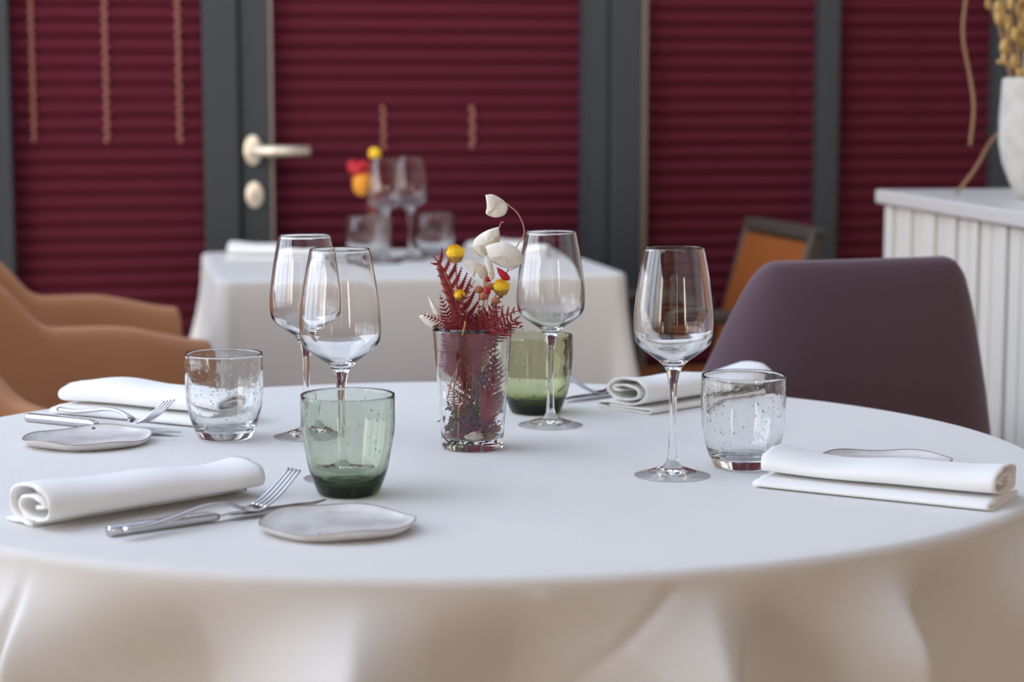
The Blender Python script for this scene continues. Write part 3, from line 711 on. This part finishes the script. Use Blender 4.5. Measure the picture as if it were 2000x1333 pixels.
for pts, c, dy, lab in (([(970, 522), (982, 528), (995, 540), (994, 548), (982, 546), (974, 536)], (984, 538), -.006, 'bright red petal right of the red berry'),
                    ([(946, 560), (955, 563), (958, 572), (950, 578), (944, 570)], (951, 569), -.012, 'small red petal between the brown berries')):
    o = leafmesh([V(x, y, dy) for x, y in pts], V(*c, dy), .003).build('red_petal', M['red'], solid=.0004); tag(o, lab, 'dried petal', 'red petals in the bouquet')
# inside the vase
for path, r_, mm, lab in (([(888, 835, -.012), (886, 770, -.012), (893, 722, -.012), (898, 700, -.01)], .0012, 'tanleaf', 'thick tan stem at the left inside the vase'),
    ([(874, 780, -.014), (882, 745, -.014), (890, 725, -.013)], .0008, 'tanleaf', 'short tan twig leaning left inside the vase'),
    ([(895, 862, -.024), (896, 760, -.024), (897, 735, -.022)], .0006, 'straw', 'straight straw at the front left inside the vase'),
    ([(903, 655, -.040), (908, 635, -.044), (908, 628, -.044)], .0008, 'straw', 'pale straw poking over the front rim'),
    ([(935, 840, .0), (930, 760, -.006), (928, 690, -.004)], .0013, 'moss', 'greenish stem in the middle of the vase'),
    ([(945, 835, .0), (938, 760, .002), (945, 690, .0)], .0010, 'tanleaf', 'brown stem right of the middle of the vase')):
    o = MB().tube(catmull([V(*p) for p in path], 6), r_, 8).build('dried_twig', M[mm]); tag(o, lab, 'dried twig', 'twigs inside the vase')
o = leafmesh([V(x, y, -.018) for x, y in ((942, 690), (952, 688), (956, 702), (948, 716), (941, 728), (939, 712))], V(947, 705, -.018), .003).build('dried_leaf', M['tanleaf'], solid=.0003); tag(o, 'curled tan leaf inside the vase right of centre', 'dried leaf')
rnd = random.Random(5)
def clump(name, m, c, n_, rad, lab, cat, s_=.004):
    mb = MB()
    for _ in range(n_):
        p = Vector((c[0] + rnd.gauss(0, rad[0]), c[1] + rnd.gauss(0, rad[1]), c[2] + rnd.gauss(0, rad[2])))
        d = Vector((rnd.gauss(0, 1), rnd.gauss(0, 1), rnd.gauss(0, 1))).normalized(); w_ = d.orthogonal().normalized()
        mb.add([p - w_ * s_ * .4, p + w_ * s_ * .4, p + d * s_ + w_ * s_ * .2, p + d * s_ * 1.3], [(0, 1, 2), (0, 2, 3)])
    o = mb.build(name, M[m], smooth=False, weld=False, solid=.0003); tag(o, lab, cat); o['kind'] = 'stuff'
clump('moss_clump', 'moss', V(905, 822, 0), 380, (.008, .008, .010), 'grey green moss low in the glass vase', 'moss', .005)
clump('fern_debris', 'purplepetal', (VX + .002, VY, TZ + .024), 420, (.011, .011, .007), 'dark plum fern crumbs at the bottom of the vase', 'dried debris', .005)
clump('purple_haze', 'purplepetal', V(945, 770, .002), 160, (.008, .008, .018), 'feathery plum grass in the right half of the vase', 'dried grass', .005)
k_ = 0
for (x, y, dy, s_, mm, lab) in ((930, 852, -.026, .0095, 'pod', 'large cream petal lying at the bottom front of the vase'), (955, 855, -.020, .0075, 'tanleaf', 'tan petal at the bottom right of the vase'),
    (905, 853, -.020, .0070, 'purplepetal', 'dusty pink petal at the bottom left of the vase'), (887, 850, -.014, .006, 'purplepetal', 'small plum petal at the bottom far left of the vase'),
    (942, 862, -.024, .005, 'tanleaf', 'small tan flake under the cream petal'), (915, 862, -.024, .0045, 'pod', 'tiny cream flake on the vase bottom'), (968, 838, -.010, .007, 'berry', 'orange brown petal against the right glass near the bottom')):
    c = V(x, y, dy); c.z = max(c.z, TZ + .0135 + s_ * .35); O = []
    for j in range(7):
        a = j * 2 * pi / 7; r_ = s_ * rnd.uniform(.7, 1.1); O.append(c + Vector((cos(a) * r_, rnd.uniform(-.15, .15) * s_ + sin(a) * r_ * .3, sin(a) * r_ * .62)))
    o = leafmesh(O, c, .002).build('fallen_petal', M[mm], solid=.0003); tag(o, lab, 'dried petal', 'petals at the bottom of the vase')

# ------------------------------------------------------------------ back table
BT = empty('square_table', (-.6, 4.06, 0), YAW); tag(BT, 'small square dining table under white cloth by the door', 'table')
MB().box((.012, .012, .715), (.845, .74, .746)).build('table_top', M['pine'], BT, smooth=False)
for i_ in (.06, .78):
    for j_ in (.06, .69): MB().tube([(i_, j_, 0), (i_, j_, .715)], .02, 12).build('leg', M['leg'], BT)
def cloth_square(w, d):
    NT = 640; rows = []; rc = .035; per = []
    # rounded rectangle by arc length, corners get their own samples
    def corner(cx, cy, a0): return [(cx + rc * cos(a0 + pi / 2 * k / 24), cy + rc * sin(a0 + pi / 2 * k / 24), cos(a0 + pi / 2 * k / 24), sin(a0 + pi / 2 * k / 24), sin(pi * k / 24)) for k in range(25)]
    def side(x0, y0, x1, y1, nx, ny):
        return [(x0 + (x1 - x0) * k / 40, y0 + (y1 - y0) * k / 40, nx, ny, 0) for k in range(1, 40)]
    per += corner(rc, rc, pi) + side(rc, 0, w - rc, 0, 0, -1) + corner(w - rc, rc, -pi / 2) + side(w, rc, w, d - rc, 1, 0) + corner(w - rc, d - rc, 0) + side(w - rc, d, rc, d, 0, 1) + corner(rc, d - rc, pi / 2) + side(0, d - rc, 0, rc, -1, 0)
    cx, cy = w / 2, d / 2
    for s_ in (.3, .7, .95): rows.append([(cx + (p[0] - cx) * s_, cy + (p[1] - cy) * s_, TZ) for p in per])
    for a in (0, 30, 60, 90):
        a = radians(a); rows.append([(p[0] - p[2] * .01 * (1 - sin(a)), p[1] - p[3] * .01 * (1 - sin(a)), TZ - .01 + .01 * cos(a)) for p in per])
    for k in range(1, 36):
        h_ = k * .018; row = []
        for i, p in enumerate(per):
            fl = .05 * h_ + p[4] * ((.15 if p[2] < 0 else .08) * sm(0, .6, h_)) + .006 * sm(0, .3, h_) * sin(i * .35)
            z = TZ - .01 - h_ - p[4] * .03 * sm(.1, .6, h_)
            row.append((p[0] + p[2] * fl, p[1] + p[3] * fl, z))
        rows.append(row)
    mb = MB().grid(rows, closev=True); mb.fan(rows[0], (cx, cy, TZ)); return mb
o = cloth_square(.87, .77).build('tablecloth', M['cloth'], loc=(-.605, 4.05, 0), rz=YAW); tag(o, 'white cloth hanging over the square back table', 'tablecloth')
def on_back(px, py): return plane(px, py)
for i, ((x, y), s_, lab) in enumerate((((752, 514), 1.04, 'left wine glass on the back table'), ((802, 508), 1.04, 'right wine glass on the back table'))):
    o = copy_tree(G); place(o, *on_back(x, y), rz=i, s=s_); tag(o, lab, 'wine glass', 'wine glasses on the back table')
for x, y, lab in ((716, 512, 'clear tumbler left of the wine glasses on the back table'), (850, 503, 'clear tumbler right of the wine glasses on the back table')):
    o = copy_tree(T2); place(o, *on_back(x, y), s=1.08); tag(o, lab, 'tumbler', 'tumblers on the back table')
def back_napkin(seed, p0, p1, lab):
    o = put_napkin(seed, Vector((*plane(*p0), 0)), Vector((*plane(*p1), 0)), True, lab); o['group'] = 'napkins on the back table'
back_napkin(21, (440, 510), (620, 512), 'rolled white napkin on the left of the back table')
back_napkin(22, (905, 502), (1060, 505), 'rolled white napkin on the right of the back table')
bx, by = on_back(738, 506)
o = MB().lathe([(max(p.x, 0), p.y) for p in q], 48).build('flower_vase', M['crystal']); o.data = vo.data; o.location = (bx, by + .02, TZ); o.scale = (.8, .8, .8)
tag(o, 'small glass vase with dried flowers on the back table', 'vase')
by += .02
def BV(px, py, d=0): return ray(px, py, by + d)
def back_flower(nm, px, py, r_, mm, lab, sc=(1, 1, 1)):
    c = BV(px, py); b0 = Vector((bx, by, TZ + .02)); o = empty(nm, b0)
    if nm == 'red_flower':
        mb = MB()
        for k in range(14):
            a = k * 2.4; d = Vector((cos(a), sin(a) * .8, .5 * sin(k * 1.7))).normalized(); mb.ball(c - b0 + d * r_ * .6, r_ * .55, 5, (1, .7, .8))
        mb.build('flower_head', M[mm], o)
    else:
        mb = MB().ball(c - b0, r_, 10, sc)
        for k in range(60):
            a = k * 2.4; e_ = -1.2 + 2.4 * k / 60; d = Vector((cos(a) * cos(e_), sin(a) * cos(e_), sin(e_))); mb.ball(c - b0 + Vector((d.x * sc[0], d.y * sc[1], d.z * sc[2])) * r_, r_ * .16, 3)
        mb.build('flower_head', M[mm], o)
    MB().tube(catmull([Vector((0, 0, 0)), (c - b0) * .5 + Vector((.01, 0, .01)), c - b0], 6), .0012, 6).build('stem', M['rust'], o)
    tag(o, lab, 'dried flower', 'dried flowers on the back table')
back_flower('yellow_flower', 732, 300, .013, 'yellow', 'yellow flower topping the back table bouquet')
back_flower('red_flower', 700, 328, .025, 'red', 'red flower at the left of the back table bouquet')
M['amber'] = mat('amber_flower', (.85, .36, .04), .8)
back_flower('orange_flower', 709, 358, .0225, 'amber', 'larger orange yellow flower under the red one on the back table', (1, 1, 1.3))
o = frond([Vector((bx, by, TZ + .02)), BV(732, 440), BV(728, 380), BV(722, 330)], .022, 18, rr=.003, m='rust', name='fern_frond'); tag(o, 'rusty fern spray in the back table vase', 'dried fern')

# ------------------------------------------------------------------ chairs
def tub_chair(m, label, loc, rz, w=.29, dpt=.30, arm=.735, back=.93, group=None, rake=.10, q0=.30, q1=.62, flare=.0, al=.24):
    "faces local +y; shell wraps the back (-y) and both sides"
    r = empty('tub_chair', loc, rz); tag(r, label, 'chair', group)
    NT = 96; thk = .024; rows = []
    def plan(t):          # t -1..1 : front of one arm, round the back, to the other
        s_ = abs(t); sg = 1 if t > 0 else -1
        a = s_ * 1.55   # path: back centre -> corner -> arm
        # superellipse quarter for the back, then straight arm
        if s_ < .55:
            an = (s_ / .55) * pi / 2; n_ = 3.4
            x = w * abs(sin(an)) ** (2 / n_); y = -dpt * abs(cos(an)) ** (2 / n_)
        else: x = w; y = (s_ - .55) / .45 * al
        return sg * x, y
    for i in range(NT + 1):
        t = -1 + 2 * i / NT; s_ = abs(t)
        x, y = plan(t); x1, y1 = plan(max(-1, t - .01)); x2, y2 = plan(min(1, t + .01))
        tg = Vector((x2 - x1, y2 - y1, 0)).normalized(); nn = Vector((tg.y, -tg.x, 0))       # outward
        top = back + (arm - back) * sm(q0, q1, s_) - .03 * sm(.75, 1.0, s_)
        up = max(0, (top - .42))
        lean = rake * (1 - sm(q0 - .05, q1, s_))
        ring = []
        for k, (of, hz_) in enumerate(((-1, .40), (-1, .55), (-1, .70), (-.95, 1 - .03), (-.6, 1 - .006), (0, 1), (.6, 1 - .006), (.95, 1 - .03), (1, .70), (1, .45), (.9, .1), (.5, 0), (-.5, 0))):
            z = .40 + (top - .40) * hz_ if hz_ <= 1 else top
            z = min(z, top)
            ins = -.05 * max(0, .5 - hz_) * 2 - flare * max(0, hz_ - .4) / .6
            p = Vector((x, y, 0)) + nn * (thk * of + ins) + Vector((0, -lean * hz_, 0)); ring.append((p.x, p.y, z))
        rows.append(ring)
    mb = MB().grid(rows, closev=True)
    for rr_, fl in ((0, 0), (NT, 1)): c = sum((Vector(p) for p in rows[rr_]), Vector()) / len(rows[rr_]); mb.fan(rows[rr_], c, not fl)
    mb.build('shell', m, r, sub=1)
    seat = MB(); ws = w - .035
    pr_ = [(0, .36), (.9, .36), (.97, .375), (1, .40), (.985, .43), (.93, .452), (.8, .462), (0, .466)]
    rows = []
    for s_, z in pr_:
        row = []
        for k in range(48):
            a = 2 * pi * k / 48; n_ = 4
            row.append((ws * s_ * math.copysign(abs(cos(a)) ** (2 / n_), cos(a)), -.02 + .24 * s_ * math.copysign(abs(sin(a)) ** (2 / n_), sin(a)), z))
        rows.append(row)
    seat.grid(rows, closev=True).build('seat', m, r)
    for sx_ in (-1, 1):
        for sy_ in (-1, 1):
            MB().tube([(sx_ * (w - .02), -.02 + sy_ * .23, 0), (sx_ * (w - .09), -.02 + sy_ * .16, .37)], [.009, .014], 12).build('leg', M['leg'], r)
    return r
tub_chair(M['plum'], 'plum fabric tub chair behind the right side of the round table', (.385, 2.96, 0), radians(20), w=.27, back=.905, arm=.66, q0=.12, q1=.50, rake=.03, flare=.055)
tub_chair(M['tan'], 'tan fabric tub chair at the left side of the back table', (-.925, 3.675, 0), -pi / 2 + radians(15), w=.285, back=.93, arm=.728, q0=.47, q1=.62, al=.335)
tub_chair(M['tan'], 'tan fabric tub chair nearest the left edge of the photo by the round table', (-1.02, 2.72, 0), -pi / 2 - radians(25), w=.285, back=.90, arm=.70, q0=.55, q1=.92)

# orange leather chair by the glazed wall
oc = empty('leather_chair', (.325, 4.53, 0), radians(103)); tag(oc, 'orange leather chair with dark edging behind the plum chair', 'chair')
def panel(mb, x0, x1, z0, z1, y0, y1, lean, n_=6):
    rows = []
    for i in range(n_ + 1):
        z = z0 + (z1 - z0) * i / n_; ly = -lean * (i / n_) ** 1.2
        rows.append([(x0, y0 + ly, z), (x1, y0 + ly, z), (x1, y1 + ly, z), (x0, y1 + ly, z)])
    mb.grid(rows, closev=True); mb.f.append((0, 1, 2, 3)); b_ = len(mb.v) - 4; mb.f.append((b_ + 3, b_ + 2, b_ + 1, b_)); return mb
panel(MB(), -.20, .20, .48, .80, -.215, -.200, .09).build('backrest', M['orange'], oc, smooth=False, bevel=.006)
fr = MB(); panel(fr, -.222, -.20, .40, .83, -.232, -.195, .10); panel(fr, .20, .222, .40, .83, -.232, -.195, .10)
fr.box((-.222, -.332, .805), (.222, -.292, .835)); fr.build('back_frame', M['darkbrown'], oc, smooth=False, bevel=.008)
panel(MB(), -.20, .20, .48, .80, -.235, -.216, .09).build('back_shell', M['darkbrown'], oc, smooth=False)
MB().box((-.22, -.21, .40), (.22, .06, .48)).build('seat', M['orange'], oc, smooth=False, bevel=.02)
for sx_ in (-1, 1):
    MB().tube(catmull([(sx_ * .235, -.22, .62), (sx_ * .25, -.1, .645), (sx_ * .25, .0, .64), (sx_ * .24, .04, .60), (sx_ * .23, .04, .42)], 6), .016, 12).build('armrest', M['darkbrown'], oc)
    for y_ in (-.19, .04): MB().tube([(sx_ * .21, y_ * 1.1, 0), (sx_ * .20, y_, .41)], .015, 12).build('leg', M['darkbrown'], oc)

# ------------------------------------------------------------------ sideboard
SA = Vector((.738, 3.90)); SD = Vector((.090, -.75)).normalized(); SN = Vector((-SD.y, SD.x))      # along the front, into the body
sb = empty('sideboard', (SA.x, SA.y, 0), atan2(SD.y, SD.x)); tag(sb, 'cream sideboard with a vertically ribbed front at the right edge', 'sideboard')
# local x along the front (towards the camera), local +y into the body
SLn, SW = 1.15, .42
MB().box((-.03, -.02, .915), (SLn + .03, SW + .02, .942)).build('worktop', M['worktop'], sb, smooth=False, bevel=.005)
MB().box((0, .012, .08), (SLn, SW, .915)).build('body', M['white'], sb, smooth=False)
x = 0; rp = MB(); kk = 0
wid = [.052, .03, .052, .03, .03, .052, .052, .03]
while x < SLn - .02:
    w_ = wid[kk % 8]; rp.box((x + .003, -.004 if kk % 3 else -.010, .09), (min(x + w_ - .003, SLn), .014, .912)); x += w_; kk += 1
rp.build('ribbed_front', M['white'], sb, smooth=False, bevel=.003)
for i_ in (.04, SLn - .04):
    for j_ in (.05, SW - .05): MB().box((i_ - .02, j_ - .02, 0), (i_ + .02, j_ + .02, .08)).build('foot', M['leg'], sb, smooth=False)
cv = (.950, 3.54)
o = MB().lathe([(0, 0), (.045, 0), (.052, .004), (.066, .03), (.080, .065), (.0865, .10), (.087, .14), (.084, .20), (.083, .212), (.078, .215), (.075, .208), (.078, .14), (.076, .09), (.055, .02), (0, .015)], 64).build('ceramic_pot', M['ceramic'])
o.location = (*cv, .942); tag(o, 'rough pale stoneware pot on the sideboard', 'pot')
def dv(px, py, d=0): return ray(px, py, cv[1] + d)
rnd = random.Random(11); GD = 'dried grasses in the stoneware pot'
def sprig(path, r_, mm, lab, heads=0, hs=.012, nm='dried_grass', hm='straw'):
    o = empty(nm, path[0]); b0 = Vector(path[0]); P = [p - b0 for p in catmull(path, 8)]
    MB().tube(P, r_, 6).build('stem', M[mm], o)
    if heads:
        mb = MB()
        for k in range(heads):
            p = P[int(len(P) * (.35 + .63 * k / heads))]; d = Vector((rnd.gauss(0, 1), rnd.gauss(0, .6), rnd.uniform(.2, 1.2))).normalized()
            c = p + d * hs * .9; mb.ball(c, hs * rnd.uniform(.5, .9), 5, (.7, .7, 1.3))
        mb.build('seed_heads', M[hm], o)
    tag(o, lab, 'dried grass', GD)
base = Vector((cv[0], cv[1], .965))
sprig([base, dv(1975, 150), dv(1955, 60, .02), dv(1925, -20, .03), dv(1900, -120, .03)], .0035, 'straw2', 'thick brown stalk leaning left in the stoneware pot')
sprig([base, dv(1985, 140), dv(1970, 80), dv(1960, 10), dv(1955, -80)], .002, 'straw', 'golden grass plume rising at the left of the pot', 14, .014)
sprig([base, dv(1995, 140, .02), dv(1990, 60, .02), dv(1990, 0, .02), dv(1988, -90, .02)], .002, 'straw', 'golden grass plume rising in the middle of the pot', 16, .015)
sprig([base, dv(2020, 130, -.02), dv(2030, 50, -.02), dv(2045, -60, -.02)], .002, 'straw', 'golden grass plume rising at the right of the pot', 14, .015)
sprig([base, dv(2000, 148, -.03), dv(1972, 128, -.05), dv(1948, 120, -.06)], .003, 'straw', 'short broken grass stub over the pot rim', 4, .010)
sprig([base, dv(1985, 130, .03), dv(1960, 40, .04), dv(1935, -10, .05), dv(1950, -90, .05)], .0018, 'straw2', 'thin brown grass at the back of the pot', 10, .011, hm='bract')
sprig([base, dv(1990, 120, .05), dv(1960, -60, .08), dv(1905, -90, .09), dv(1884, 20, .09), dv(1882, 80, .09), dv(1895, 150, .09), dv(1902, 210, .08), dv(1895, 285, .08)], .0032, 'straw2', 'long drooping brown vine hanging left of the pot', nm='dried_vine')
sprig([Vector((.815, 3.66, .945)), dv(1905, 330, .13), dv(1930, 285, .10), dv(1948, 262, .06)], .0032, 'straw2', 'dry twig end leaning from sideboard top against the pot', nm='dried_vine')
